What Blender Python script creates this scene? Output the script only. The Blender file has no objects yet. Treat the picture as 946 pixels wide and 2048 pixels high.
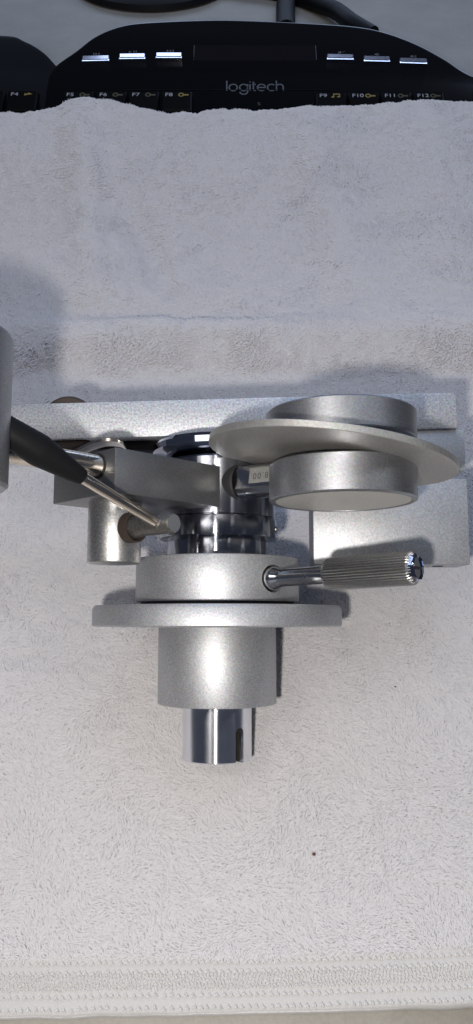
import bpy, bmesh, math, random
import numpy as np
from mathutils import Vector, Matrix, noise as mnoise

# ---------------------------------------------------------------- camera, light, exposure (1 unit = 1 cm)
S = bpy.context.scene
C = S.collection
R = math.radians
F = 1600.0                       # focal length in pixels of the 946 x 2048 photograph
PITCH = R(37.0)                  # camera tips forward from straight down
CAM = Vector((0, 0, 22.5))
cd = bpy.data.cameras.new('camera')
cam = bpy.data.objects.new('camera', cd); C.objects.link(cam)
cam.location = CAM; cam.rotation_euler = (PITCH, 0, 0)
cd.sensor_fit = 'VERTICAL'; cd.sensor_height = 24; cd.lens = 24 * F / 2048
cd.clip_start = .1; cd.clip_end = 2000
S.camera = cam

world = bpy.data.worlds.new('World'); S.world = world; world.use_nodes = True
bg = world.node_tree.nodes['Background']
bg.inputs[0].default_value = (.62, .72, 1.0, 1); bg.inputs[1].default_value = .07

def lamp(name, kind, loc, power, color, target=None, **kw):
    d = bpy.data.lights.new(name, kind); d.energy = power; d.color = color
    for k, v in kw.items(): setattr(d, k, v)
    o = bpy.data.objects.new(name, d); C.objects.link(o); o.location = loc
    if target is not None:
        o.rotation_euler = (Vector(target) - Vector(loc)).to_track_quat('-Z', 'Y').to_euler()
    return o
lamp('phone_flash', 'POINT', (-1.8, -2.3, 22.5), 19000, (1, .955, .90), shadow_soft_size=.42)
lamp('blue_fill', 'AREA', (6, 40, 50), 12500, (.58, .72, 1.0), (2, 30, 0), shape='RECTANGLE', size=50, size_y=34)  # bluish fill added overhead, set clear of the keyboard's mirror angle
lamp('key_glint_strip', 'AREA', (4, 72, 9.5), 3200, (.55, .70, 1.0), (0, 44, 3), shape='RECTANGLE', size=60, size_y=6)  # low strip added so the media keys catch a bluish reflection
lamp('room_light', 'AREA', (-30, -4, 70), 12500, (1, .95, .90), (0, 16, 0), shape='RECTANGLE', size=40, size_y=24)
lamp('tube_light', 'AREA', (17, 10, 34), 900, (.95, .97, 1), (0, 12, 2), shape='RECTANGLE', size=.5, size_y=46)

S.view_settings.view_transform = 'Standard'; S.view_settings.look = 'None'
S.view_settings.exposure = 0; S.view_settings.gamma = 1
S.view_settings.use_curve_mapping = False

# ---------------------------------------------------------------- materials
def newmat(name):
    m = bpy.data.materials.new(name); m.use_nodes = True
    nt = m.node_tree; b = nt.nodes['Principled BSDF']
    return m, nt, b
def nd(nt, t, **kw):
    n = nt.nodes.new(t)
    for k, v in kw.items(): setattr(n, k, v)
    return n
def noise_n(nt, scale, detail=2, coord=None, rough=.5):
    n = nd(nt, 'ShaderNodeTexNoise'); n.inputs['Scale'].default_value = scale
    n.inputs['Detail'].default_value = detail; n.inputs['Roughness'].default_value = rough
    if coord is not None: nt.links.new(coord, n.inputs['Vector'])
    return n
def ramp(nt, src, stops):
    r = nd(nt, 'ShaderNodeValToRGB'); e = r.color_ramp.elements
    while len(e) < len(stops): e.new(.5)
    for i, (p, c) in enumerate(stops):
        e[i].position = p; e[i].color = (*c, 1) if len(c) == 3 else c
    nt.links.new(src, r.inputs[0]); return r
def g(v): return (v, v, v)
def bump(nt, b, src, strength, dist):
    n = nd(nt, 'ShaderNodeBump'); n.inputs['Strength'].default_value = strength; n.inputs['Distance'].default_value = dist
    nt.links.new(src, n.inputs['Height']); nt.links.new(n.outputs[0], b.inputs['Normal']); return n
def anodised(name, base=.62, rough=.42, grain=1.0, metal=.85, tint=(1, 1, 1), scale=22):
    m, nt, b = newmat(name)
    tc = nd(nt, 'ShaderNodeTexCoord').outputs['Object']
    a = noise_n(nt, scale, 3, tc, .7); big = noise_n(nt, 1.1, 4, tc, .6)
    k = .30 * grain
    c1 = ramp(nt, a.outputs['Fac'], [(.33, tuple(base * (1 - k) * t for t in tint)), (.5, tuple(base * t for t in tint)), (.68, tuple(min(1, base * (1 + k)) * t for t in tint))])
    hue = noise_n(nt, scale * .8, 1, tc)                    # the blasted grains glint in faint colours
    mx = nd(nt, 'ShaderNodeMixRGB', blend_type='OVERLAY'); mx.inputs[0].default_value = .22
    nt.links.new(c1.outputs[0], mx.inputs[1]); nt.links.new(hue.outputs['Color'], mx.inputs[2])
    m2 = nd(nt, 'ShaderNodeMixRGB', blend_type='MULTIPLY'); m2.inputs[0].default_value = 1
    br = ramp(nt, big.outputs['Fac'], [(.3, g(.95)), (.65, g(1))])
    nt.links.new(mx.outputs[0], m2.inputs[1]); nt.links.new(br.outputs[0], m2.inputs[2])
    nt.links.new(m2.outputs[0], b.inputs['Base Color'])
    rr = ramp(nt, big.outputs['Fac'], [(.3, g(rough * .95)), (.7, g(rough * 1.05))])
    nt.links.new(rr.outputs[0], b.inputs['Roughness'])
    b.inputs['Metallic'].default_value = metal
    mp = nd(nt, 'ShaderNodeMapping'); mp.inputs['Scale'].default_value = (.5, 9, .5); nt.links.new(tc, mp.inputs[0])
    ln = noise_n(nt, 3, 3, mp.outputs[0], .6)                # faint turning lines
    sm = nd(nt, 'ShaderNodeMath', operation='MULTIPLY_ADD'); sm.inputs[1].default_value = .35
    nt.links.new(ln.outputs['Fac'], sm.inputs[0]); nt.links.new(a.outputs['Fac'], sm.inputs[2])
    bump(nt, b, sm.outputs[0], .16 * grain, .02)
    return m
ROT = 0.25
def chrome(name, base=(.80, .81, .85), rough=.06, dirt=.5, aniso=0):
    m, nt, b = newmat(name)
    tc = nd(nt, 'ShaderNodeTexCoord').outputs['Object']
    sp = noise_n(nt, 16, 5, tc, .75); big = noise_n(nt, 1.6, 3, tc)
    mul = nd(nt, 'ShaderNodeMath', operation='MULTIPLY')
    nt.links.new(sp.outputs['Fac'], mul.inputs[0]); nt.links.new(big.outputs['Fac'], mul.inputs[1])
    rr = ramp(nt, mul.outputs[0], [(.24, g(rough)), (.34, g(rough + .10 * dirt)), (.42, g(rough + .25 * dirt))])
    nt.links.new(rr.outputs[0], b.inputs['Roughness'])
    cc = ramp(nt, mul.outputs[0], [(.25, base), (.45, tuple(v * (1 - .35 * dirt) for v in base))])
    nt.links.new(cc.outputs[0], b.inputs['Base Color'])
    b.inputs['Metallic'].default_value = 1
    if aniso:
        b.inputs['Anisotropic'].default_value = aniso
        tg = nd(nt, 'ShaderNodeTangent', direction_type='RADIAL', axis='Y'); nt.links.new(tg.outputs[0], b.inputs['Tangent'])
        b.inputs['Anisotropic Rotation'].default_value = ROT
    bump(nt, b, sp.outputs['Fac'], .03 * dirt, .01)
    return m
def plain(name, col, rough=.5, metal=0, bscale=None, bstr=.2, emit=None):
    m, nt, b = newmat(name)
    tc = nd(nt, 'ShaderNodeTexCoord').outputs['Object']
    n = noise_n(nt, bscale or 6, 4, tc)
    r = ramp(nt, n.outputs['Fac'], [(.3, tuple(c * .85 for c in col)), (.7, tuple(min(1, c * 1.1) for c in col))])
    nt.links.new(r.outputs[0], b.inputs['Base Color'])
    b.inputs['Roughness'].default_value = rough; b.inputs['Metallic'].default_value = metal
    if bscale: bump(nt, b, n.outputs['Fac'], bstr, .02)
    return m
M_silver = anodised('blasted_silver', .47, .52, .8, .76, (.97, .985, 1.02), scale=26)
M_bar = anodised('coarse_silver', .50, .54, 1.2, .8, (.97, .985, 1.02), scale=17)
M_weight = anodised('weight_silver', .37, .42, .5, .95, (.96, .98, 1.03))
M_disc = anodised('disc_grey', .42, .46, .5, .75, (1, .98, .94))
M_block = anodised('dark_silver', .27, .40, .35, .9, (.97, .98, 1))
M_chrome = chrome('chrome', rough=.18, dirt=.25, aniso=1)
M_chrome_d = chrome('worn_chrome', (.34, .355, .40), .15, .35, 1)
M_chrome_k = chrome('worn_chrome_rod', (.62, .62, .64), .12, .7)
M_nickel = chrome('nickel', (.78, .70, .60), .16, .6)
M_rough = anodised('cast_metal', .52, .38, 1.1, .95, (1, .985, .97), 22)
M_black = plain('black_plastic', (.008, .008, .009), .5, 0, 30, .05); M_black.node_tree.nodes['Principled BSDF'].inputs['Specular IOR Level'].default_value = .10
M_shaft = anodised('stained_shaft', .20, .45, 1.0, .9, (1, .95, .88), 22)
M_cap = chrome('dark_cap_chrome', (.40, .42, .50), .05, .2)
M_knurl = anodised('knurled_metal', .42, .34, .4, 1.0, (.99, .99, .98))
M_face = anodised('flash_lit_face', .58, .5, .3, .15, (1, .97, .90))  # drum metal made paler: the flash on this face is put into the colour
M_hole = plain('dark_bore', (.012, .012, .013), .7)
M_brown = plain('brown_rubber', (.035, .022, .016), .7, 0, 20, .3)
M_ink = plain('engraving', (.06, .06, .06), .6)
M_scale = anodised('scale_plate', .46, .45, .5, .75, (1, .99, .95), 30)
M_kb = plain('keyboard_gloss', (.002, .0022, .003), .10)
M_kb2 = plain('keyboard_matte', (.0025, .003, .004), .35)
for m_ in (M_kb, M_kb2): m_.node_tree.nodes['Principled BSDF'].inputs['Specular IOR Level'].default_value = .16
M_key = plain('key_plastic', (.002, .002, .0025), .5); M_key.node_tree.nodes['Principled BSDF'].inputs['Specular IOR Level'].default_value = .06
M_lcd = plain('display_glass', (.004, .003, .004), .10)
M_print = plain('white_print', (.30, .31, .34), .5)
M_logo = plain('logo_print', (.08, .088, .105), .4)
M_gold = plain('yellow_print', (.20, .15, .04), .5)
M_dimgold = plain('faint_print', (.06, .05, .03), .5)
M_media = plain('media_key_metal', (.80, .80, .92), .13, 1)
M_cable = plain('cable_black', (.004, .004, .005), .5); M_cable.node_tree.nodes['Principled BSDF'].inputs['Specular IOR Level'].default_value = .15

def towel_mat(name, col, sheen=.3, rough=.95, sc=14, bs=.4):
    m, nt, b = newmat(name)
    tc = nd(nt, 'ShaderNodeTexCoord').outputs['Object']
    n = noise_n(nt, sc, 3, tc)
    r = ramp(nt, n.outputs['Fac'], [(.3, tuple(c * .93 for c in col)), (.7, col)])
    nt.links.new(r.outputs[0], b.inputs['Base Color'])
    b.inputs['Roughness'].default_value = rough
    b.inputs['Sheen Weight'].default_value = sheen
    bump(nt, b, n.outputs['Fac'], bs, .05)
    return m
M_cloth = towel_mat('towel_ground', (.70, .69, .70))
def soften(m, k, col):
    nt = m.node_tree; b = nt.nodes['Principled BSDF']; out = nt.nodes['Material Output']
    t = nd(nt, 'ShaderNodeBsdfTranslucent'); t.inputs[0].default_value = (*col, 1)
    mx = nd(nt, 'ShaderNodeMixShader'); mx.inputs[0].default_value = k
    nt.links.new(b.outputs[0], mx.inputs[1]); nt.links.new(t.outputs[0], mx.inputs[2]); nt.links.new(mx.outputs[0], out.inputs[0])
    return m
M_pile = towel_mat('towel_pile', (.87, .855, .86), .0, .95); soften(M_pile, .42, (.88, .86, .88)); M_pile.node_tree.nodes['Principled BSDF'].inputs['Specular IOR Level'].default_value = .1
M_hem = towel_mat('towel_hem', (.55, .54, .53), .2, .8, 40, .6)
M_stitch = towel_mat('towel_stitch', (.66, .65, .64), 0, .5)

def desk_mat():
    m, nt, b = newmat('desk_laminate')
    tc = nd(nt, 'ShaderNodeTexCoord').outputs['Object']
    n = noise_n(nt, .35, 6, tc, .6); f = noise_n(nt, 9, 4, tc, .7)
    r = ramp(nt, n.outputs['Fac'], [(.3, (.23, .213, .185)), (.7, (.29, .272, .24))])
    f2 = ramp(nt, f.outputs['Fac'], [(.35, g(.86)), (.6, g(1))])
    mx = nd(nt, 'ShaderNodeMixRGB', blend_type='MULTIPLY'); mx.inputs[0].default_value = 1
    nt.links.new(r.outputs[0], mx.inputs[1]); nt.links.new(f2.outputs[0], mx.inputs[2])
    nt.links.new(mx.outputs[0], b.inputs['Base Color'])
    b.inputs['Roughness'].default_value = .55
    bump(nt, b, f.outputs['Fac'], .15, .02)
    return m
M_desk = desk_mat()

# ---------------------------------------------------------------- helpers
def tag(o, label=None, cat=None, group=None, kind=None):
    if label: o['label'] = label
    if cat: o['category'] = cat
    if group: o['group'] = group
    if kind: o['kind'] = kind
    return o
def empty(name, loc, rot=(0, 0, 0)):
    o = bpy.data.objects.new(name, None); C.objects.link(o); o.location = loc; o.rotation_euler = rot
    o.empty_display_size = .5
    return o
def link(name, bm, mat, parent=None, sharp=32, flat=False):
    bmesh.ops.recalc_face_normals(bm, faces=bm.faces)
    if not flat:
        for f in bm.faces: f.smooth = True
        for e in bm.edges:
            if len(e.link_faces) == 2 and e.calc_face_angle(0) > R(sharp): e.smooth = False
    me = bpy.data.meshes.new(name); bm.to_mesh(me); bm.free()
    me.materials.append(mat)
    o = bpy.data.objects.new(name, me); C.objects.link(o); o.parent = parent
    return o
def frame(p, d, up=Vector((0, 0, 1))):
    """matrix whose local Z runs along d from p"""
    d = Vector(d).normalized(); up = Vector(up)
    x = up.cross(d)
    if x.length < 1e-4: x = Vector((1, 0, 0)).cross(d)
    x.normalize(); y = d.cross(x)
    return Matrix(((x.x, y.x, d.x, p[0]), (x.y, y.y, d.y, p[1]), (x.z, y.z, d.z, p[2]), (0, 0, 0, 1)))
def lathe(bm, prof, mat=None, n=96, rad=None):
    """prof: (radius, height along Z), closed with caps where the radius is not 0; rad(i) scales radius"""
    rings = []
    for (r, h) in prof:
        if r < 1e-5: rings.append([bm.verts.new((0, 0, h))]); continue
        rings.append([bm.verts.new((r * (rad(i) if rad else 1) * math.cos(2 * math.pi * i / n), r * (rad(i) if rad else 1) * math.sin(2 * math.pi * i / n), h)) for i in range(n)])
    for a, b in zip(rings, rings[1:]):
        if len(a) == 1 and len(b) == 1: continue
        for i in range(n):
            j = (i + 1) % n
            if len(a) == 1: bm.faces.new((a[0], b[i], b[j]))
            elif len(b) == 1: bm.faces.new((a[i], a[j], b[0]))
            else: bm.faces.new((a[i], a[j], b[j], b[i]))
    for rr in (rings[0], rings[-1]):
        if len(rr) > 2: bm.faces.new(rr)
    if mat is not None: bmesh.ops.transform(bm, matrix=mat, verts=[v for r in rings for v in r])
AX = Matrix(((1, 0, 0, 0), (0, 0, 1, 0), (0, -1, 0, 0), (0, 0, 0, 1)))       # lathe Z -> local Y
def turned(name, prof, mat, parent, centre=(0, 0), n=96, tilt=0, **kw):
    """body of revolution about the local Y axis through x, z = centre"""
    bm = bmesh.new()
    lathe(bm, [(r, h) for r, h in prof], Matrix.Translation((centre[0], 0, centre[1])) @ AX, n, **kw)
    return link(name, bm, mat, parent)
def bev(r, y0, y1, b=.04):
    return [(r - b, y0), (r - b * .3, y0 + b * .3), (r, y0 + b), (r, y1 - b), (r - b * .3, y1 - b * .3), (r - b, y1)]
def rod(name, p, q, prof, mat, parent, n=48, up=(0, 0, 1), **kw):
    """prof: (radius, t) with t in cm from p along p->q"""
    bm = bmesh.new(); p = Vector(p); q = Vector(q)
    lathe(bm, prof, frame(p, q - p, up), n, **kw)
    return link(name, bm, mat, parent)
def boxm(bm, x0, x1, y0, y1, z0, z1, M=None, b=.03, seg=2):
    r = bmesh.ops.create_cube(bm, size=1)
    vs = r['verts']
    for v in vs:
        v.co = Vector((x0 + (v.co.x + .5) * (x1 - x0), y0 + (v.co.y + .5) * (y1 - y0), z0 + (v.co.z + .5) * (z1 - z0)))
    es = list({e for v in vs for e in v.link_edges})
    if b:
        rr = bmesh.ops.bevel(bm, geom=es, offset=b, segments=seg, profile=.5, affect='EDGES')
        vs = list({v for v in rr['verts']} | {v for v in vs if v.is_valid})
        vs = list({v for f in rr['faces'] for v in f.verts} | set(vs))
    if M is not None: bmesh.ops.transform(bm, matrix=M, verts=vs)
def box(name, x0, x1, y0, y1, z0, z1, mat, parent, M=None, b=.03):
    bm = bmesh.new(); boxm(bm, x0, x1, y0, y1, z0, z1, M, b)
    return link(name, bm, mat, parent)
def text(name, s, size, M, mat, parent, xs=1.0, extrude=.004, align='CENTER', spacing=1.0):
    cu = bpy.data.curves.new(name, 'FONT'); cu.body = s; cu.size = size; cu.extrude = extrude
    cu.align_x = align; cu.align_y = 'CENTER'; cu.space_character = spacing
    t = bpy.data.objects.new(name + '_tmp', cu); C.objects.link(t)
    dg = bpy.context.evaluated_depsgraph_get(); dg.update()
    me = bpy.data.meshes.new_from_object(t.evaluated_get(dg))
    bpy.data.objects.remove(t); bpy.data.curves.remove(cu)
    me.name = name
    me.transform(M @ Matrix.Diagonal((xs, 1, 1, 1)))
    me.materials.clear(); me.materials.append(mat)
    o = bpy.data.objects.new(name, me); C.objects.link(o); o.parent = parent
    return o
def ray(px, py, pitch):
    u = (px - 473) / F; v = (1024 - py) / F
    return Vector((u, math.sin(pitch) + v * math.cos(pitch), -math.cos(pitch) + v * math.sin(pitch)))
def W(px, py, z=0):
    """point of the place at height z seen at px, py in the photograph"""
    d = ray(px, py, PITCH); t = (z - CAM.z) / d.z
    return CAM + d * t

# ---------------------------------------------------------------- setting
bm = bmesh.new(); boxm(bm, -90, 90, .0 - 12, 120, -3, 0, None, .2)
desk = link('desk', bm, M_desk); tag(desk, kind='structure')

# ---------------------------------------------------------------- keyboard
kb_tan = math.tan(R(13))
def kz(y): return 2.2 + (y - 42.6) * kb_tan
def K(px, py, off=0):
    d = ray(px, py, PITCH)
    t = (2.2 - 42.6 * kb_tan + off - CAM.z) / (d.z - d.y * kb_tan)
    return CAM + d * t
kb = empty('keyboard', (0, 44, 0))
tag(kb, 'glossy black media keyboard with silver media keys half covered by the towel', 'keyboard')
KO = Vector((0, 44, 0))
def smooth_line(pts, n=6):
    out = []
    P = [Vector(p) for p in pts]
    for i in range(len(P) - 1):
        p0 = P[max(i - 1, 0)]; p1 = P[i]; p2 = P[i + 1]; p3 = P[min(i + 2, len(P) - 1)]
        for k in range(n):
            t = k / n
            out.append(.5 * ((2 * p1) + (p2 - p0) * t + (2 * p0 - 5 * p1 + 4 * p2 - p3) * t * t + (3 * p1 - p0 - 3 * p2 + p3) * t ** 3))
    out.append(P[-1]); return out
def kb_slab(name, back, front_y, mat, off, base, inset):
    pts = [Vector((K(a, b, off).x, K(a, b, off).y)) for a, b in back]
    pts = smooth_line(pts)
    front = [Vector((pts[-1].x, front_y)), Vector((pts[0].x, front_y))]
    ring = pts + front
    bm = bmesh.new()
    cx = sum(p.x for p in ring) / len(ring); cy = sum(p.y for p in ring) / len(ring)
    rows = []
    for ins, dz in ((0, -1.0), (0, -.16), (.06, -.05), (inset, 0)):
        row = []
        for p in ring:
            d = Vector((cx, cy - 4)) - p; d.normalize()
            q = p + d * ins
            z = kz(q.y) + off + dz
            if dz == -1.0: z = base
            row.append(bm.verts.new((q.x, q.y - KO.y, z)))
        rows.append(row)
    n = len(ring)
    for a, b in zip(rows, rows[1:]):
        for i in range(n): bm.faces.new((a[i], a[(i + 1) % n], b[(i + 1) % n], b[i]))
    bm.faces.new(rows[-1])
    return link(name, bm, mat, kb, 40)
back_c = [(96, 150), (112, 128), (150, 101), (190, 71), (240, 50), (300, 42), (430, 37), (540, 40), (640, 45), (715, 51), (770, 62), (830, 84), (885, 113), (946, 150), (1060, 190)]
kb_slab('body', back_c, 35, M_kb, 0, .25, .25)
back_l = [(-560, 150), (-380, 95), (-200, 72), (0, 68), (50, 80), (90, 104), (125, 140), (180, 180)]
kb_slab('left_wing', back_l, 35, M_kb2, -.25, .2, .35)
back_r = [(930, 165), (1010, 172), (1150, 180), (1400, 200)]
kb_slab('right_wing', back_r, 35, M_kb2, -.25, .2, .35)
# sheet frame on the panel
KR = Matrix.Rotation(math.atan(kb_tan), 4, 'X')
def KM(px, py, off=.0, rz=0):
    p = K(px, py, off) - KO
    return Matrix.Translation(p) @ KR @ Matrix.Rotation(rz, 4, 'Z')
def glyph_poly(bm, polys, M):
    for poly in polys:
        a = [bm.verts.new(M @ Vector((x, y, .004))) for x, y in poly]
        bm.faces.new(a)
tri_r = lambda x, y, s: [(x, y - s), (x + s * 1.2, y), (x, y + s)]
tri_l = lambda x, y, s: [(x, y - s), (x, y + s), (x - s * 1.2, y)]
def rect(x, y, w, h): return [(x, y), (x + w, y), (x + w, y + h), (x, y + h)]
spk = [(0, -.05), (.07, -.05), (.15, -.12), (.15, .12), (.07, .05), (0, .05)]
icons = {
 'prev': [rect(-.2, -.1, .05, .2), tri_l(-.02, 0, .1), tri_l(.14, 0, .1)],
 'play': [tri_r(-.24, 0, .1), rect(.0, -.1, .05, .2), rect(.12, -.1, .05, .2)],
 'next': [tri_r(-.18, 0, .1), tri_r(-.02, 0, .1), rect(.15, -.1, .05, .2)],
 'mute': [[(x - .15, y) for x, y in spk], [(.05, -.02), (.2, .08), (.2, .11), (.05, .01)]],
 'down': [[(x - .15, y) for x, y in spk], rect(.05, -.07, .035, .14)],
 'up': [[(x - .2, y) for x, y in spk], rect(.0, -.06, .035, .12), rect(.08, -.1, .035, .2)],
}
media = [(192, 123, 54, .035, 'prev'), (265, 119, 52, .02, 'play'), (338, 117, 52, 0, 'next'),
         (680, 120, 53, -.02, 'mute'), (753, 124, 52, -.035, 'down'), (826, 128, 54, -.05, 'up')]
for px, py, w, rz, ic in media:
    M = KM(px, py, .0, rz)
    ww = w / F * 46 * .93 / 2
    bm = bmesh.new()
    # long pressed-metal key: a rear facet and a steeper front facet
    sec = [(-.24, -.02), (-.22, .19), (.0, .118), (.02, .118), (.22, .16), (.24, -.02)]
    L = []
    for s, sh in ((-ww, .0), (-ww + .04, .02), (ww - .04, .02), (ww, .0)):
        L.append([bm.verts.new(M @ Vector((s, y, z + (sh if 0 < i < 5 else 0)))) for i, (y, z) in enumerate(sec)])
    for a, b in zip(L, L[1:]):
        for i in range(5): bm.faces.new((a[i], a[i + 1], b[i + 1], b[i]))
    bm.faces.new(L[0]); bm.faces.new(L[-1])
    k = link('media_key', bm, M_media, kb, 10)
    bm = bmesh.new(); glyph_poly(bm, icons[ic], KM(px + 2, py - 15, .006, rz))
    link('icon', bm, M_logo, k, flat=True)
# display
bm = bmesh.new(); M = KM(510, 106, 0)
boxm(bm, -3.3, 3.3, -.55, .62, -.05, .012, M, .01, 1)
link('display', bm, M_lcd, kb)
# panel seam above the key row
bm = bmesh.new(); boxm(bm, -5.4, 5.4, -.02, .02, -.03, .02, KM(455, 180, 0), 0)
link('panel_seam', bm, M_kb2, kb)
# logo lettering as rounded strokes
def arc(cx, cy, r, a0, a1, n=18): return [(cx + r * math.cos(R(a0 + (a1 - a0) * i / n)), cy + r * math.sin(R(a0 + (a1 - a0) * i / n))) for i in range(n + 1)]
strokes = []; x = 0; r = .5
strokes.append([(x, -.5), (x, 1.05)]); x += .3
strokes.append(arc(x + r, 0, r, 0, 360, 28)); x += 1.3
strokes.append(arc(x + r, 0, r, 0, 360, 28)); strokes.append([(x + 2 * r, .5), (x + 2 * r, -.55)]); strokes.append(arc(x + r, -.55, r, 0, -165)); x += 1.3
strokes.append([(x, -.5), (x, .5)]); strokes.append([(x, .78), (x, .92)]); x += .3
strokes.append([(x + .12, .9), (x + .12, -.3), (x + .2, -.45), (x + .42, -.5)]); strokes.append([(x - .05, .48), (x + .42, .48)]); x += .62
strokes.append([(x + .03, 0), (x + 2 * r, 0)]); strokes.append(arc(x + r, 0, r, 0, 315)); x += 1.25
strokes.append(arc(x + r, 0, r, 48, 312)); x += 1.12
strokes.append([(x, -.5), (x, 1.05)]); strokes.append(arc(x + .42, .08, .42, 180, 0) + [(x + .84, -.5)]); x += .84
LW = x
def ribbon(bm, pts, w, M):
    P = [Vector((a, b)) for a, b in pts]; prev = None
    for i, p in enumerate(P):
        d = (P[min(i + 1, len(P) - 1)] - P[max(i - 1, 0)]).normalized(); nrm = Vector((-d.y, d.x)) * w
        cur = [bm.verts.new(M @ Vector((*(p + nrm), .006))), bm.verts.new(M @ Vector((*(p - nrm), .006)))]
        if prev: bm.faces.new((prev[0], prev[1], cur[1], cur[0]))
        prev = cur
bm = bmesh.new(); sc = (109 / F * 43.6) / LW
ML = KM(510, 175, .004) @ Matrix.Scale(sc, 4) @ Matrix.Diagonal((1, 1.15, 1, 1)) @ Matrix.Translation((-LW / 2, 0, 0))
for s_ in strokes: ribbon(bm, s_, .085, ML)
link('logo', bm, M_logo, kb, flat=True)
text('mark', 'S', .30, KM(518, 208, .01), M_dimgold, kb, 1.2)
# function keys
keyspots = [(-20, 191, ''), (46, 191, 'F4'), (157, 192, 'F5'), (223, 192, 'F6'), (288, 192, 'F7'), (354, 192, 'F8'),
            (662, 194, 'F9'), (727, 194, 'F10'), (792, 194, 'F11'), (857, 194, 'F12')]
key_me = None
for px, py, s_ in keyspots:
    M = KM(px, py + 19, 0)
    if key_me is None:
        bm = bmesh.new()
        v = []
        for (a, z) in ((.80, 0), (.78, .22), (.70, .30)):
            v.append([bm.verts.new((sx * a, sy * a * .92 - (0 if z else 0), z)) for sx, sy in ((-1, -1), (1, -1), (1, 1), (-1, 1))])
        for a, b in zip(v, v[1:]):
            for i in range(4): bm.faces.new((a[i], a[(i + 1) % 4], b[(i + 1) % 4], b[i]))
        bm.faces.new(v[-1])
        k = link('function_key', bm, M_key, kb, 20); key_me = k.data
    else:
        k = bpy.data.objects.new('function_key', key_me); C.objects.link(k); k.parent = kb
    k.matrix_local = M
    if s_:
        t = text('legend', s_, .34, Matrix.Translation((-.62, .42, .305)), M_print, k, 1.25, align='LEFT')
        bm = bmesh.new()
        cx = .30
        if s_ in ('F9',):
            for q in ([(cx - .2, .3), (cx - .14, .3), (cx - .14, .54), (cx - .2, .54)], rect(cx + .1, .32, .06, .22), rect(cx - .2, .50, .36, .07), rect(cx - .3, .28, .14, .08), rect(cx, .3, .14, .08)):
                bm.faces.new([bm.verts.new((a, b, .304 + .001 * random.random())) for a, b in q])
        elif s_ == 'F4':
            for q in ([(cx - .2, .32), (cx + .05, .42), (cx - .2, .5)], [(cx - .05, .36), (cx + .22, .44), (cx - .02, .55)]):
                bm.faces.new([bm.verts.new((a, b, .304)) for a, b in q])
        else:
            pts = arc(cx - .08, .42, .15, 0, 360, 14)
            for i in range(14):
                a, b = pts[i], pts[i + 1]
                ia = (cx - .08 + (a[0] - cx + .08) * .55, .42 + (a[1] - .42) * .55); ib = (cx - .08 + (b[0] - cx + .08) * .55, .42 + (b[1] - .42) * .55)
                bm.faces.new([bm.verts.new((*q, .304)) for q in (a, b, ib, ia)])
            bm.faces.new([bm.verts.new((a, b, .305)) for a, b in rect(cx + .02, .36, .28, .1)])
        link('icon', bm, M_gold if s_ in ('F4', 'F8', 'F9', 'F10') else M_dimgold, k, flat=True)

# ---------------------------------------------------------------- things behind the keyboard
def cable(name, pts, r, mat, label, cat, flatten=1.0):
    P = smooth_line([Vector(p) for p in pts], 8)
    bm = bmesh.new(); prev = None
    for i, p in enumerate(P):
        d = (P[min(i + 1, len(P) - 1)] - P[max(i - 1, 0)])
        M = frame(p, d)
        ring = [bm.verts.new(M @ Vector((r * math.cos(a), r * flatten * math.sin(a), 0))) for a in [2 * math.pi * k / 16 for k in range(16)]]
        if prev:
            for k in range(16): bm.faces.new((prev[k], prev[(k + 1) % 16], ring[(k + 1) % 16], ring[k]))
        else: bm.faces.new(ring)
        prev = ring
    bm.faces.new(prev)
    o = link(name, bm, mat); return tag(o, label, cat)
cable('keyboard_cable', [(W(745, 70, .8)), W(705, 46, .8), W(672, 22, .7), W(625, 4, .5), W(560, -14, .4), W(430, -30, .4)], .52, M_cable,
      'thick black cable curving away behind the right of the keyboard display', 'cable')
cable('monitor_cable', [W(572, 60, .5), W(571, 30, .5), W(572, -5, .5), W(575, -60, .5)], .62, M_cable,
      'straight black cable running back behind the middle of the keyboard', 'cable')
bm = bmesh.new(); p = W(296, 9, .5); p.z = 0
lathe(bm, [(5.2, 0), (5.6, .15), (5.5, .5), (4.6, .8), (0, .9)], Matrix.Translation(p + Vector((0, 4.9, 0))) @ Matrix.Diagonal((1, .9, 1, 1)), 72)
tag(link('monitor_stand', bm, M_black), 'round black monitor foot on the desk behind the keyboard', 'monitor stand')

# ---------------------------------------------------------------- towel
edge_dy = -3
edge_px = [(-120, 214), (0, 212), (50, 215), (100, 208), (150, 202), (210, 196), (250, 200), (300, 208), (345, 213), (430, 212), (520, 207), (600, 206), (700, 200), (800, 194), (946, 185), (1100, 178)]
EB = [W(a, b + edge_dy, 3.0) for a, b in edge_px]
EF = [W(a, b, .2) for a, b in [(-300, 2042), (0, 2037), (300, 2031), (620, 2024), (946, 2013), (1300, 2004)]]
XE = 15.0
def interp(xs, ys, x): return float(np.interp(x, xs, ys))
bx_, by_ = [p.x for p in EB], [p.y for p in EB]
fx_, fy_ = [p.x for p in EF], [p.y for p in EF]
def back_y(x): return interp(bx_, by_, x) + .12 * mnoise.noise(Vector((x * 1.3, 3, 0)))
def front_y(x): return interp(fx_, fy_, x) + .03 * mnoise.noise(Vector((x * 1.1, 7, 0)))
def sstep(a, b, t):
    t = max(0, min(1, (t - a) / (b - a))); return t * t * (3 - 2 * t)
def crease(x, y, ax, ay, bx, by, w, h):
    p = Vector((x, y)); a = Vector((ax, ay)); b = Vector((bx, by)); d = b - a
    t = max(0, min(1, (p - a).dot(d) / d.length_squared)); q = (p - a - d * t).length
    e = math.exp(-(q / w) ** 2) * (math.sin(math.pi * max(.02, min(.98, t * .9 + .05))) ** .5)
    return h * e
RIDGE_Y = 20.6
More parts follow.
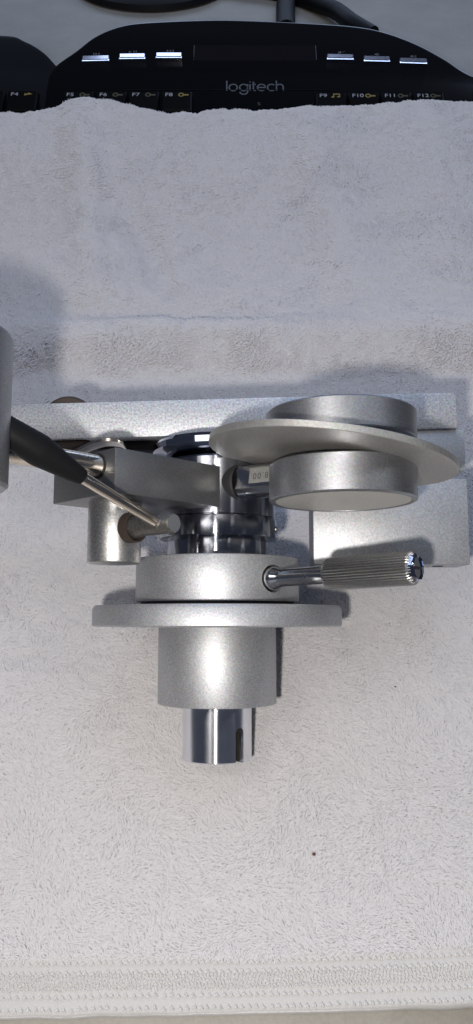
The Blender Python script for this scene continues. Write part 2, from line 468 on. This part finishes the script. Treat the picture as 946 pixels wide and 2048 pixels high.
def towel_h(x, y):
    z = .30
    z += .42 * mnoise.noise(Vector((x * .13, y * .16, 1.7))) + .05 * mnoise.noise(Vector((x * .45, y * .5, 4.2)))
    z += .045 * mnoise.noise(Vector((x * 1.7, y * 1.7, 14))) + .015 * mnoise.noise(Vector((x * 3.3, y * 3.3, 17)))
    # the towel is rucked up under the bar and drops away behind it
    ry = RIDGE_Y + .25 * math.sin(x * .35 + .4) + .12 * mnoise.noise(Vector((x * .5, 0, 9)))
    up = sstep(13.0, ry - .6, y); dn = 1 - max(0, min(1, (y - ry) / 2.5))
    z += .25 * up * dn
    z += .35 * sstep(ry + 2.6, ry + 6.0, y) * (1 - sstep(30, 36, y))
    # over the front of the keyboard
    z += max(0, (2.25 + (y - 40) * .16)) * sstep(29.5, 38, y)
    z += .22 * math.exp(-((y - back_y(x) + .5) / .6) ** 2) * 0
    z += crease(x, y, *W(130, 655)[:2], *W(560, 662)[:2], 1.0, -.42)
    z += crease(x, y, *W(-150, 712)[:2], *W(1150, 700)[:2], 1.25, .85)
    z += crease(x, y, *W(-150, 772)[:2], *W(1150, 760)[:2], .7, -.25)
    z += crease(x, y, *W(270, 450)[:2], *W(335, 600)[:2], .7, -.60)
    z += crease(x, y, *W(170, 300)[:2], *W(200, 620)[:2], .9, .62)
    z += crease(x, y, *W(600, 330)[:2], *W(720, 640)[:2], 1.3, .55)
    z += crease(x, y, *W(820, 250)[:2], *W(900, 560)[:2], 1.6, .30)
    z += crease(x, y, *W(430, 250)[:2], *W(520, 520)[:2], 1.6, .22)
    # pressed flat where the flange and the stub rest
    q = math.hypot((x + .53) / 2.6, (y - 11.5) / 3.0)
    z -= .34 * math.exp(-q * q * .9)
    return .10 + math.log(1 + math.exp(min(60, (z - .10) * 7))) / 7
towel = empty('towel', (0, 2, 0))
tag(towel, 'white terry towel spread over the desk and the front of the keyboard', 'towel')
NX, NY = 220, 360
xs = np.linspace(-XE, XE, NX)
verts = []; faces = []
HB = {}
def hem_line(x): return front_y(x) + (2.62 - .2 * 0)     # pile starts here
for i, x in enumerate(xs):
    f, b = front_y(x), back_y(x)
    verts.append((x, f + .02 - 2, .02))
    for j in range(NY):
        y = f + (b - f) * j / (NY - 1)
        z = towel_h(x, y)
        if j == 0: z = .20
        if j == NY - 1: z -= .12
        verts.append((x, y - 2, z))
    verts.append((x, b - .04 - 2, towel_h(x, b) - .42))
    verts.append((x, b - .5 - 2, towel_h(x, b) - .44))
n = NY + 3
for i in range(NX - 1):
    for j in range(n - 1):
        faces.append((i * n + j, (i + 1) * n + j, (i + 1) * n + j + 1, i * n + j + 1))
me = bpy.data.meshes.new('cloth'); me.from_pydata(verts, [], faces); me.materials.append(M_cloth)
for p in me.polygons: p.use_smooth = True
cl = bpy.data.objects.new('cloth', me); C.objects.link(cl); cl.parent = towel

# where the pile stops: seen at y 1912 (left 1925) of the photograph
PX = [W(a, b, .3) for a, b in [(-300, 1924), (0, 1920), (473, 1914), (946, 1902), (1300, 1896)]]
px_, py_ = [p.x for p in PX], [p.y for p in PX]
def pile_y(x): return interp(px_, py_, x)
rng = np.random.default_rng(5)
step = .044
GX = np.linspace(-XE - .5, XE + .5, 230); GY = np.linspace(0, 48, 380)
ANG = np.array([[3.0 * mnoise.noise(Vector((x * .5, y * .5, .3))) + 1.1 * mnoise.noise(Vector((x * 1.9, y * 1.9, 8))) + 2.8 for y in GY] for x in GX])
HGT = np.array([[towel_h(float(x), float(y)) for y in GY] for x in GX])
LUMP = np.array([[mnoise.noise(Vector((x * 2.6, y * 2.6, 21))) for y in GY] for x in GX])
def bil(G, x, y):
    u = (x - GX[0]) / (GX[1] - GX[0]); v = (y - GY[0]) / (GY[1] - GY[0])
    i = np.clip(u.astype(int), 0, len(GX) - 2); j = np.clip(v.astype(int), 0, len(GY) - 2); fu = u - i; fv = v - j
    return G[i, j] * (1 - fu) * (1 - fv) + G[i + 1, j] * fu * (1 - fv) + G[i, j + 1] * (1 - fu) * fv + G[i + 1, j + 1] * fu * fv
pts, rots, scs = [], [], []
for x0 in np.arange(-XE, XE, step):
    f = pile_y(x0); b = back_y(float(x0))
    cnt = int((b - f) / step)
    y = f + (np.arange(cnt) + rng.random(cnt)) * step
    y = y[np.abs(x0) < 9 + .2 * y]
    cnt = len(y)
    if not cnt: continue
    x = x0 + (rng.random(cnt) - .5) * step * 1.5
    z = bil(HGT, x, y) + .03 + .05 * bil(LUMP, x, y) - .10 * (b - y < .2)
    a = bil(ANG, x, y) + rng.normal(size=cnt) * .42 + 1.2 * (rng.random(cnt) < .08)
    pts += list(zip(x.tolist(), (y - 2).tolist(), z.tolist()))
    edge = np.clip(1 - (b - y) / .35, 0, 1)
    rots += list(zip(rng.uniform(-.22, .22, cnt).tolist(), rng.uniform(-.04, .30, cnt).tolist(), a.tolist()))
    scs += (.66 + .20 * rng.random(cnt) - .22 * edge + .10 * bil(LUMP, x, y)).tolist()
# fringe hanging on the back edge
for x in np.arange(-XE, XE, .035):
    b = back_y(float(x))
    for k in range(3):
        pts.append((float(x), b - .03 - 2, towel_h(float(x), b) - .12 - .11 * k)); rots.append((-1.2 + rng.normal() * .4, rng.normal() * .5, rng.random() * 6.28)); scs.append(.42 + .2 * rng.random())
me = bpy.data.meshes.new('pile'); me.from_pydata(pts, [], [])
at = me.attributes.new('rot', 'FLOAT_VECTOR', 'POINT'); at.data.foreach_set('vector', np.array(rots, dtype=np.float32).ravel())
at = me.attributes.new('scl', 'FLOAT', 'POINT'); at.data.foreach_set('value', np.array(scs, dtype=np.float32))
pile = bpy.data.objects.new('pile', me); C.objects.link(pile); pile.parent = towel; tag(pile, kind='stuff')
ng = bpy.data.node_groups.new('pile_loops', 'GeometryNodeTree')
ng.interface.new_socket('Geometry', in_out='INPUT', socket_type='NodeSocketGeometry')
ng.interface.new_socket('Geometry', in_out='OUTPUT', socket_type='NodeSocketGeometry')
gi = ng.nodes.new('NodeGroupInput'); go = ng.nodes.new('NodeGroupOutput')
circ = ng.nodes.new('GeometryNodeCurvePrimitiveCircle'); circ.inputs['Resolution'].default_value = 5; circ.inputs['Radius'].default_value = .027
g2i = ng.nodes.new('GeometryNodeGeometryToInstance')
for (m_, e_) in (((.05, .02, .11), (.19, .03, .03)), ((.07, -.03, .10), (.17, -.07, .03)), ((.05, .04, .11), (.18, .07, .01)), ((.09, .02, .08), (.22, -.03, .04)), ((.06, .0, .12), (.13, .07, .03)), ((.10, -.03, .07), (.24, .02, .02))):
    q = ng.nodes.new('GeometryNodeCurveQuadraticBezier'); q.inputs['Resolution'].default_value = 5
    q.inputs['Start'].default_value = (-.03, 0, -.03); q.inputs['Middle'].default_value = m_; q.inputs['End'].default_value = e_
    c2m = ng.nodes.new('GeometryNodeCurveToMesh'); ng.links.new(q.outputs[0], c2m.inputs['Curve']); ng.links.new(circ.outputs[0], c2m.inputs['Profile Curve'])
    c2m.inputs['Fill Caps'].default_value = False
    sm = ng.nodes.new('GeometryNodeSetMaterial'); sm.inputs['Material'].default_value = M_pile
    ng.links.new(c2m.outputs[0], sm.inputs[0])
    ss = ng.nodes.new('GeometryNodeSetShadeSmooth'); ng.links.new(sm.outputs[0], ss.inputs[0])
    ng.links.new(ss.outputs[0], g2i.inputs[0])
iop = ng.nodes.new('GeometryNodeInstanceOnPoints')
ng.links.new(gi.outputs[0], iop.inputs['Points']); ng.links.new(g2i.outputs[0], iop.inputs['Instance'])
iop.inputs['Pick Instance'].default_value = True
na = ng.nodes.new('GeometryNodeInputNamedAttribute'); na.data_type = 'FLOAT_VECTOR'; na.inputs[0].default_value = 'rot'
e2r = ng.nodes.new('FunctionNodeEulerToRotation'); ng.links.new(na.outputs[0], e2r.inputs[0]); ng.links.new(e2r.outputs[0], iop.inputs['Rotation'])
nb = ng.nodes.new('GeometryNodeInputNamedAttribute'); nb.data_type = 'FLOAT'; nb.inputs[0].default_value = 'scl'
ng.links.new(nb.outputs[0], iop.inputs['Scale'])
rv = ng.nodes.new('FunctionNodeRandomValue'); rv.data_type = 'INT'; rv.inputs[4].default_value = 0; rv.inputs[5].default_value = 5
ng.links.new([o for o in rv.outputs if o.type == 'INT'][0], iop.inputs['Instance Index'])
ng.links.new(iop.outputs[0], go.inputs[0])
md = pile.modifiers.new('loops', 'NODES'); md.node_group = ng

# woven hem strip: a smoother band with rows of glossy stitches
hv, hf = [], []
NXh, NYh = 240, 22
for i in range(NXh):
    x = -XE + 2 * XE * i / (NXh - 1)
    for j in range(NYh):
        f = front_y(x) - .02; b = pile_y(x) + .12
        y = f + (b - f) * j / (NYh - 1)
        z = towel_h(x, y) + .025 + (-.16 if j == 0 else 0) + .012 * math.sin(j * 1.7)
        if j == 0: z = .03
        hv.append((x, y - 2, z))
for i in range(NXh - 1):
    for j in range(NYh - 1): hf.append((i * NYh + j, (i + 1) * NYh + j, (i + 1) * NYh + j + 1, i * NYh + j + 1))
me = bpy.data.meshes.new('woven_hem'); me.from_pydata(hv, [], hf); me.materials.append(M_hem)
for p in me.polygons: p.use_smooth = True
hem = bpy.data.objects.new('woven_hem', me); C.objects.link(hem); hem.parent = towel
sv, sf = [], []
def stitch(x, y, a, l, w):
    z = towel_h(x, y) + .075
    ca, sa = math.cos(a), math.sin(a); k = len(sv)
    for (u, v, h) in ((-l, 0, -.02), (-l * .5, w, .0), (-l * .5, -w, .0), (0, 0, .035), (l * .5, w, 0), (l * .5, -w, 0), (l, 0, -.02)):
        sv.append((x + u * ca - v * sa, y + u * sa + v * ca - 2, z + h))
    for t in ((0, 2, 3), (0, 3, 1), (1, 3, 4), (2, 5, 3), (3, 5, 6), (3, 6, 4)): sf.append(tuple(k + q for q in t))
for fr, sp, den in ((.93, .17, 1), (.76, .17, 1), (.34, .17, 1), (.12, .17, 1)):
    x = -9.0
    while x < 9.0:
        y = front_y(x) + (pile_y(x) - front_y(x)) * fr + rng.normal() * .008
        stitch(x, y, 1.0 + rng.normal() * .25, .060, .026); stitch(x + .045, y - .03, 2.2 + rng.normal() * .3, .05, .022)
        x += sp * (1 + .12 * rng.normal())
for fr in (.45, .50, .55, .60, .65, .70):
    x = -9.0
    while x < 9.0:
        y = front_y(x) + (pile_y(x) - front_y(x)) * (fr + .015 * rng.normal())
        stitch(x, y, 1.4 + rng.normal() * .5, .055, .02); x += .075 * (1 + .3 * rng.random())
me = bpy.data.meshes.new('stitching'); me.from_pydata(sv, [], sf); me.materials.append(M_stitch)
st = bpy.data.objects.new('stitching', me); C.objects.link(st); st.parent = towel; tag(st, kind='stuff')

# specks on the towel
def speck(px, py, s, col, label):
    p = W(px, py, .5); bm = bmesh.new()
    bmesh.ops.create_icosphere(bm, subdivisions=2, radius=s)
    for v in bm.verts: v.co = Vector((v.co.x * 1.3, v.co.y, v.co.z * .6)) * (1 + .25 * mnoise.noise(v.co * 40))
    o = link('crumb', bm, plain('crumb_brown', col, .7)); o.location = (p.x, p.y, towel_h(p.x, p.y) + .15)
    tag(o, label, 'crumb')
speck(629, 1705, .040, (.10, .035, .015), 'tiny brown crumb on the open towel below the tonearm')
speck(791, 1372, .022, (.04, .03, .03), 'tiny dark speck on the towel under the knurled screw')

# ---------------------------------------------------------------- tonearm (local Y = pillar axis, local Z towards the viewer)
TILT = R(29.3); DA = 22.35; TH = PITCH - TILT
root = empty('tonearm', CAM + Vector((-.53, DA * math.sin(TILT), -DA * math.cos(TILT))), (TILT, 0, 0))
tag(root, 'silver and chrome turntable tonearm lying on the white towel', 'tonearm')
def U(px, py, z):
    d = ray(px, py, TH); t = (z - DA) / d.z
    return Vector((.53 + d.x * t, d.y * t, z))
def Y(py, z, px=435): return U(px, py, z).y
# mounting shaft with slot
y0, y1 = Y(1530, .94), Y(1420, .94)
bm = bmesh.new()
lathe(bm, [(.60, y0 + .3), (.62, y0 + .02), (.66, y0), (.915, y0), (.94, y0 + .03), (.94, y1 + .4)], AX, 128)
shaft = link('mounting_shaft', bm, M_chrome, root)
# slot: rounded end groove cut, shown as a dark recessed channel with lips
ang = math.asin((481 - 435) / F * 21.6 / .94)
def on_cyl(r, a, y): return Vector((r * math.sin(a), y, r * math.cos(a)))
bmc = bmesh.new()
hw = .135 / .94
ys0, ys1 = y0 - .1, Y(1466, .65)
prof2 = [(-hw, ys0), (hw, ys0), (hw, ys1)] + [(hw * math.cos(t), ys1 + .135 * math.sin(t)) for t in [math.pi * k / 8 for k in range(1, 8)]] + [(-hw, ys1)]
lo = [bmc.verts.new(on_cyl(.70, ang + a, y)) for a, y in prof2]; hi = [bmc.verts.new(on_cyl(1.1, ang + a, y)) for a, y in prof2]
bmc.faces.new(lo); bmc.faces.new(hi)
for i in range(len(lo)): bmc.faces.new((lo[i], lo[(i + 1) % len(lo)], hi[(i + 1) % len(hi)], hi[i]))
cutter = link('cutter', bmc, M_hole, root, flat=True)
def boolean(o, c, dele=True):
    m = o.modifiers.new('b', 'BOOLEAN'); m.object = c; m.operation = 'DIFFERENCE'; m.solver = 'EXACT'
    dg = bpy.context.evaluated_depsgraph_get(); dg.update()
    me = bpy.data.meshes.new_from_object(o.evaluated_get(dg)); me.name = o.name
    o.modifiers.clear(); o.data = me
    b2 = bmesh.new(); b2.from_mesh(me)
    for e in b2.edges: e.smooth = not (len(e.link_faces) == 2 and e.calc_face_angle(0) > R(32))
    b2.to_mesh(me); b2.free()
    if dele: bpy.data.objects.remove(c)
# floor of the slot first (very dark brown)
bm = bmesh.new()
pl = [(a * .97, max(y, y0 + .02)) for a, y in prof2]
a_ = [bm.verts.new(on_cyl(.745, ang + a, y)) for a, y in pl]; b_ = [bm.verts.new(on_cyl(.71, ang + a, y)) for a, y in pl]
bm.faces.new(a_); bm.faces.new(b_)
for i in range(len(a_)): bm.faces.new((a_[i], a_[(i + 1) % len(a_)], b_[(i + 1) % len(b_)], b_[i]))
boolean(shaft, cutter)
slot_m = plain('slot_dark_brown', (.016, .013, .008), .7); slot_m.node_tree.nodes['Principled BSDF'].inputs['Specular IOR Level'].default_value = .08
link('slot', bm, slot_m if 1 else plain('slot_brown', (.022, .018, .011), .6, 0, 30, .5), shaft, flat=True)

turned('sleeve', bev(1.62, Y(1419, 1.62), Y(1250, 1.62), .03), M_silver, root)
ya, yb = Y(1255, 3.42), Y(1207, 3.42)
turned('flange', [(3.38, ya), (3.42, ya + .04), (3.42, yb - .10), (3.36, yb)], M_silver, root, n=160)
turned('gap_dark', [(2.12, yb - .05), (2.12, yb + .2)], M_hole, root)  # near-black core: the shade of the gap is put into its colour
yc, yd = Y(1201, 2.26), Y(1106, 2.26)
collar = turned('clamp_collar', bev(2.26, yc, yd, .035), M_silver, root, n=160)
# rings and column in chrome
turned('lower_ring', bev(1.40, yd - .05, Y(1069, 1.40), .03), M_chrome_d, root)
ye, yf = Y(1068, 1.62), Y(1027, 1.62)
turned('upper_ring', bev(1.64, ye, yf, .035), M_chrome_d, root, n=128)
turned('column', [(1.5, yf - .02), (1.5, yf + .03), (1.60, yf + .035), (1.60, 4.32), (1.54, 4.38), (1.2, 4.4), (1.2, 4.6)], M_chrome_d, root, n=128)
cap = turned('column_cap', [(1.30, 4.42), (1.78, 4.60), (1.84, 4.66), (1.84, 4.82), (1.74, 4.93), (1.2, 4.95)], M_cap, root, n=128)
rod('set_screw', (1.60, (ye + yf) / 2, .25), (1.9, (ye + yf) / 2, .3), [(.10, -.05), (.10, .04), (.05, .06), (0, .03)], M_nickel, root, 24)

# clamp screw with knurled knob
cs = empty('clamp_screw', (0, 0, 0)); cs.parent = root
hp = U(546, 1157, 1.70); dirn = Vector((math.cos(R(37)), .03, math.sin(R(37)))).normalized()
hole_c = rod('cutter', hp - dirn * .6, hp + dirn, [(.36, 0), (.36, 2.0)], M_hole, root, 48)
boolean(collar, hole_c)
rod('bore', hp - dirn * .5, hp + dirn, [(.0, .0), (.37, .0), (.37, .34), (.35, .34), (.35, .02)], M_hole, collar, 48)
rod('neck', hp - dirn * .3, hp + dirn, [(.18, 0), (.30, .12), (.32, .30), (.30, .40), (.24, .52), (.225, .62), (.225, 2.0)], M_chrome_k, cs, 64)
kn0 = hp + dirn * 1.62
NK = 36
def flute(i): return (1, .975, .885, .975)[i % 4]
knob = rod('knob', kn0, kn0 + dirn, [(.22, 0), (.34, .0), (.39, .08), (.40, .12), (.40, 2.22), (.392, 2.27), (.33, 2.34), (.31, 2.34)], M_knurl, cs, NK * 4, rad=flute)
ke = rod('knob_end', kn0 + dirn * 2.30, kn0 + dirn * 3, [(.35, -.06), (.365, .0), (.29, .11), (.28, .115), (.27, .07), (0, .06)], M_cap, cs, 9)
bm = bmesh.new(); boxm(bm, -.035, .035, -.27, .27, 2.33, 2.375, frame(kn0, dirn), 0); link('screw_slot', bm, M_hole, ke)

# bearing block: a square block turned corner-on to the viewer
a44 = R(-45)
dr = Vector((math.cos(a44), 0, math.sin(a44))); dl = Vector((-math.cos(R(45)), 0, -math.sin(R(45))))
dl = Vector((-.70, 0, -.714)).normalized(); dr = Vector((-dl.z * 1, 0, dl.x)).normalized()
corner = Vector((U(230, 940, 4.1).x, 0, 4.1))
MB = Matrix(((dr.x, 0, dl.x, corner.x), (0, 1, 0, 0), (dr.z, 0, dl.z, corner.z), (0, 0, 0, 1)))
yb0, yb1 = Y(985, 4.1, 230), Y(894, 4.1, 230)
block = box('bearing_block', 0, 3.35, yb0, yb1, 0, 2.65, M_block, root, MB, .025)
# arm tube
tn = -dr
tp = corner + dl * .66 + Vector((0, Y(926, 3.65, 205), 0))
tp.y = yb1 - .36
rod('tube_socket', tp - tn * .2, tp + tn, [(.27, 0), (.30, .05), (.30, .22), (.27, .22), (.26, .1)], M_hole, block, 48)
rod('arm_tube', tp - tn * .1, tp + tn, [(.26, 0), (.26, .16), (.262, .2), (.262, 3.6)], M_nickel, root, 64)
# arm rest weight at the far left
lw = U(15, 800, 7.0); wc = (lw.x - 1.5 + .02, 7.0)
yl0, yl1 = U(15, 966, 7.4).y, U(15, 640, 7.6).y
turned('end_weight', [(1.44, yl0), (1.5, yl0 + .06), (1.5, yl1 - .12), (1.46, yl1 - .04), (1.38, yl1)], M_weight, root, wc, 96)
# finger shaped clip above the block
bm = bmesh.new(); prev = None
cp = [U(158, 905, 2.4), U(182, 893, 2.55), U(210, 885, 2.7), U(235, 886, 2.7), U(250, 892, 2.6)]
for p in smooth_line(cp, 5):
    cur = [bm.verts.new(p + Vector((0, a, b))) for a, b in ((-.035, .30), (.035, .30), (.035, -.3), (-.035, -.3))]
    if prev:
        for i in range(4): bm.faces.new((prev[i], prev[(i + 1) % 4], cur[(i + 1) % 4], cur[i]))
    else: bm.faces.new(cur)
    prev = cur
bm.faces.new(prev)
link('rest_clip', bm, M_nickel, root, 40)

# lift cylinder under the block, its shaft and lever
lc = U(229, 1060, 2.5); lr = .66
liftc = turned('lift_cylinder', bev(lr, Y(1124, 3.1, 229), yb0 + .01, .04), M_rough, root, (lc.x, 2.5), 96)
sd = Vector((.77, .0, .64)).normalized()
se = U(348, 1046, 4.05); sp0 = se - sd * 1.62
rod('shaft_ring', sp0 + sd * .10, se, [(.28, 0), (.37, .0), (.37, .27), (.33, .27), (.30, .20), (.30, .02)], M_brown, liftc, 48)
shaft2 = rod('lift_shaft', sp0, se, [(.29, 0), (.29, .35), (.25, .5), (.235, .7), (.235, 1.58), (.215, 1.62)], M_shaft, root, 64)
rod('shaft_face', se, se + sd, [(.205, -.03), (.205, .012), (.0, .012)], plain('shaft_end_grey', (.13, .135, .145), .6, .2, 60, .1), shaft2, 48)
lv = empty('cue_lever', (0, 0, 0)); lv.parent = root
la = U(319, 1050, 3.95); lb = U(-60, 815, 6.9); ld = (lb - la).normalized()
def along(px):     # distance along the lever seen at picture column px
    lo_, hi_ = 0, (lb - la).length
    for _ in range(40):
        m_ = (lo_ + hi_) / 2; p = la + ld * m_
        v = Vector((p.x - .53, p.y, p.z - DA)); dep = v.y * math.sin(TH) - v.z * math.cos(TH)
        if 473 + v.x / dep * F > px: lo_ = m_
        else: hi_ = m_
    return lo_
rod('lever_collar', la, lb, [(.12, -.08), (.165, -.04), (.165, .10), (.13, .13)], M_shaft, lv, 32)
rod('lever_rod', la, lb, [(.10, -.05), (.128, .0), (.132, along(152))], M_nickel, lv, 40)
t1, t2, t3, t4 = along(166), along(150), along(78), along(-55)
rod('lever_handle', la, lb, [(.10, t1 + .02), (.16, t1), (.185, t1 + .05), (.225, t2 + .05), (.345, t3 - .05), (.35, t3 + .05), (.26, t4), (.2, t4 + .1)], M_black, lv, 40)

# counterweight: two drums with a tilted disc between
cw = empty('counterweight', (0, 0, 0)); cw.parent = root
wz = 3.0; wr = 1.80
wx = U(685, 950, wz).x
wl0, wl1 = Y(980, wz + wr, 690), Y(900, wz + wr, 690)
d1 = turned('lower_drum', [(1.62, wl0 + .2), (1.66, wl0), (1.68, wl0 - .012), (1.72, wl0 - .012), (1.74, wl0), (1.77, wl0), (wr, wl0 + .03), (wr, wl1 - .03), (wr - .03, wl1)], M_weight, cw, (wx, wz), 160)
wu1 = Y(788, wz + wr, 690)
turned('drum_face', [(0, wl0 + .004), (1.64, wl0 + .004), (1.655, wl0 + .03), (1.6, wl0 + .1)], M_face, d1, (wx, wz), 128)
wr2 = 1.85
d2 = turned('upper_drum', [(wr2 - .03, wl1 + .56), (wr2, wl1 + .59), (wr2, wu1 - .04), (wr2 - .04, wu1)], M_weight, cw, (wx - .03, wz), 160)
turned('spindle', [(.5, wl1 - .1), (.5, wl1 + .8)], M_hole, cw, (wx, wz), 48)
dc = U(663, 914, wz)
bm = bmesh.new()
lathe(bm, [(3.035, -.085), (3.05, -.07), (3.05, .07), (3.035, .085)], Matrix.Translation(dc) @ Matrix.Rotation(R(-8.0), 4, 'Z') @ AX, 160)
disc = link('tilted_disc', bm, M_disc, cw)
disc['label'] = 'thin grey disc set at a slant between the two drums'
# scale stub between column and drum
ss0 = U(487, 966, 1.35); ss1 = Vector((wx - .4, ss0.y - .02, wz - .25)); sdn = (ss1 - ss0).normalized()
upn = Vector((0, 1, 0)).cross(sdn).normalized()
if upn.z < 0: upn = -upn
upn = (upn * .985 + Vector((0, .17, 0))).normalized()
xn = sdn; yn = upn.cross(xn).normalized()          # yn runs up the picture
bm = bmesh.new(); rings = []
for t in (-.5, -.02, .0, (ss1 - ss0).length):
    ring = []
    for k in range(48):
        a = 2 * math.pi * k / 48
        c_, s_ = math.cos(a) * .45, math.sin(a) * .45
        s_ = min(s_, .36)                              # flat ground on the upper side
        ring.append(bm.verts.new(ss0 + xn * t + yn * c_ + upn * s_))
    rings.append(ring)
for a, b in zip(rings, rings[1:]):
    for k in range(48): bm.faces.new((a[k], a[(k + 1) % 48], b[(k + 1) % 48], b[k]))
bm.faces.new(rings[0]); bm.faces.new(rings[-1])
stub = link('scale_stub', bm, M_chrome_k, root, 20)
MS = Matrix(((xn.x, yn.x, upn.x, 0), (xn.y, yn.y, upn.y, 0), (xn.z, yn.z, upn.z, 0), (0, 0, 0, 1)))
def SM(t, u, h): return Matrix.Translation(ss0 + xn * t + yn * u + upn * h) @ MS
bm = bmesh.new(); boxm(bm, .42, 1.6, -.17, .24, -.02, .008, SM(0, 0, .36), .005, 1)
sp = link('scale_plate', bm, M_scale, stub)
text('digits', "8.00", .24, SM(.78, .02, .372) @ Matrix.Rotation(math.pi, 4, 'Z'), M_ink, stub, .95, .003, spacing=1.25)
rod('stub_hole_dark', ss0 - sdn * .5, ss0 + sdn, [(.40, 0), (.53, 0), (.53, .42), (.50, .46), (.47, .46), (.45, .3)], M_hole, stub, 64)  # black sleeve standing in for the dark hole around the stub

# outrigger bar and its bracket
brz = 0.0; th = 1.3
bl = U(10, 881, brz); br_ = U(916, 856, brz); tl = U(10, 808, brz)
va = (br_ - bl).normalized(); width = abs((tl - bl).y) * .985
MBAR = Matrix.Translation(bl) @ Matrix(((va.x, -va.y, 0, 0), (va.y, va.x, 0, 0), (0, 0, 1, 0), (0, 0, 0, 1)))
Lb = (br_ - bl).length
bar = box('outrigger_bar', -2.6, Lb, 0, width, -th, 0, M_bar, root, MBAR, .02)
zc = -.12
p1, p2 = U(926, 858, zc), U(930, 941, zc)
box('bracket_plate', 1.9, p1.x + .03, p2.y, p1.y - .01, -1.15, zc, M_silver, root, None, .02)
q0, q1 = U(625, 957, -.06), U(941, 1129, -.06)
blk = box('bracket_block', q0.x, q1.x, q1.y, q0.y, -1.35, -.06, M_silver, root, None, .03)
bm = bmesh.new(); lathe(bm, [(0, -.1), (.13, -.1), (.13, .012), (.16, .012), (.16, .0)], Matrix.Translation((U(878, 1137, -.6).x, q1.y, -.72)) @ AX @ Matrix.Rotation(math.pi, 4, 'X'), 32)
link('screw_hole', bm, M_hole, blk)
box('bracket_web', 2.3, 3.4, q0.y - .2, p2.y + .2, -1.1, -.5, M_block, root)
# round foot behind the bar at the left
fp = U(147, 802, -.9)
bm = bmesh.new(); lathe(bm, [(.75, 0), (.80, .05), (.80, .5), (.74, .56), (0, .56)], Matrix.Translation((fp.x, U(147, 797, -.2).y - .72, -.75)), 64)
link('rubber_foot', bm, M_brown, root)
# black strip added to stand in for the shade on the bar's lower face
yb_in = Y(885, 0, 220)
box('bar_shade', -4.6, -.6, yb_in - .10, yb_in + .6, -1.25, -.5, M_black, root, None, .03)
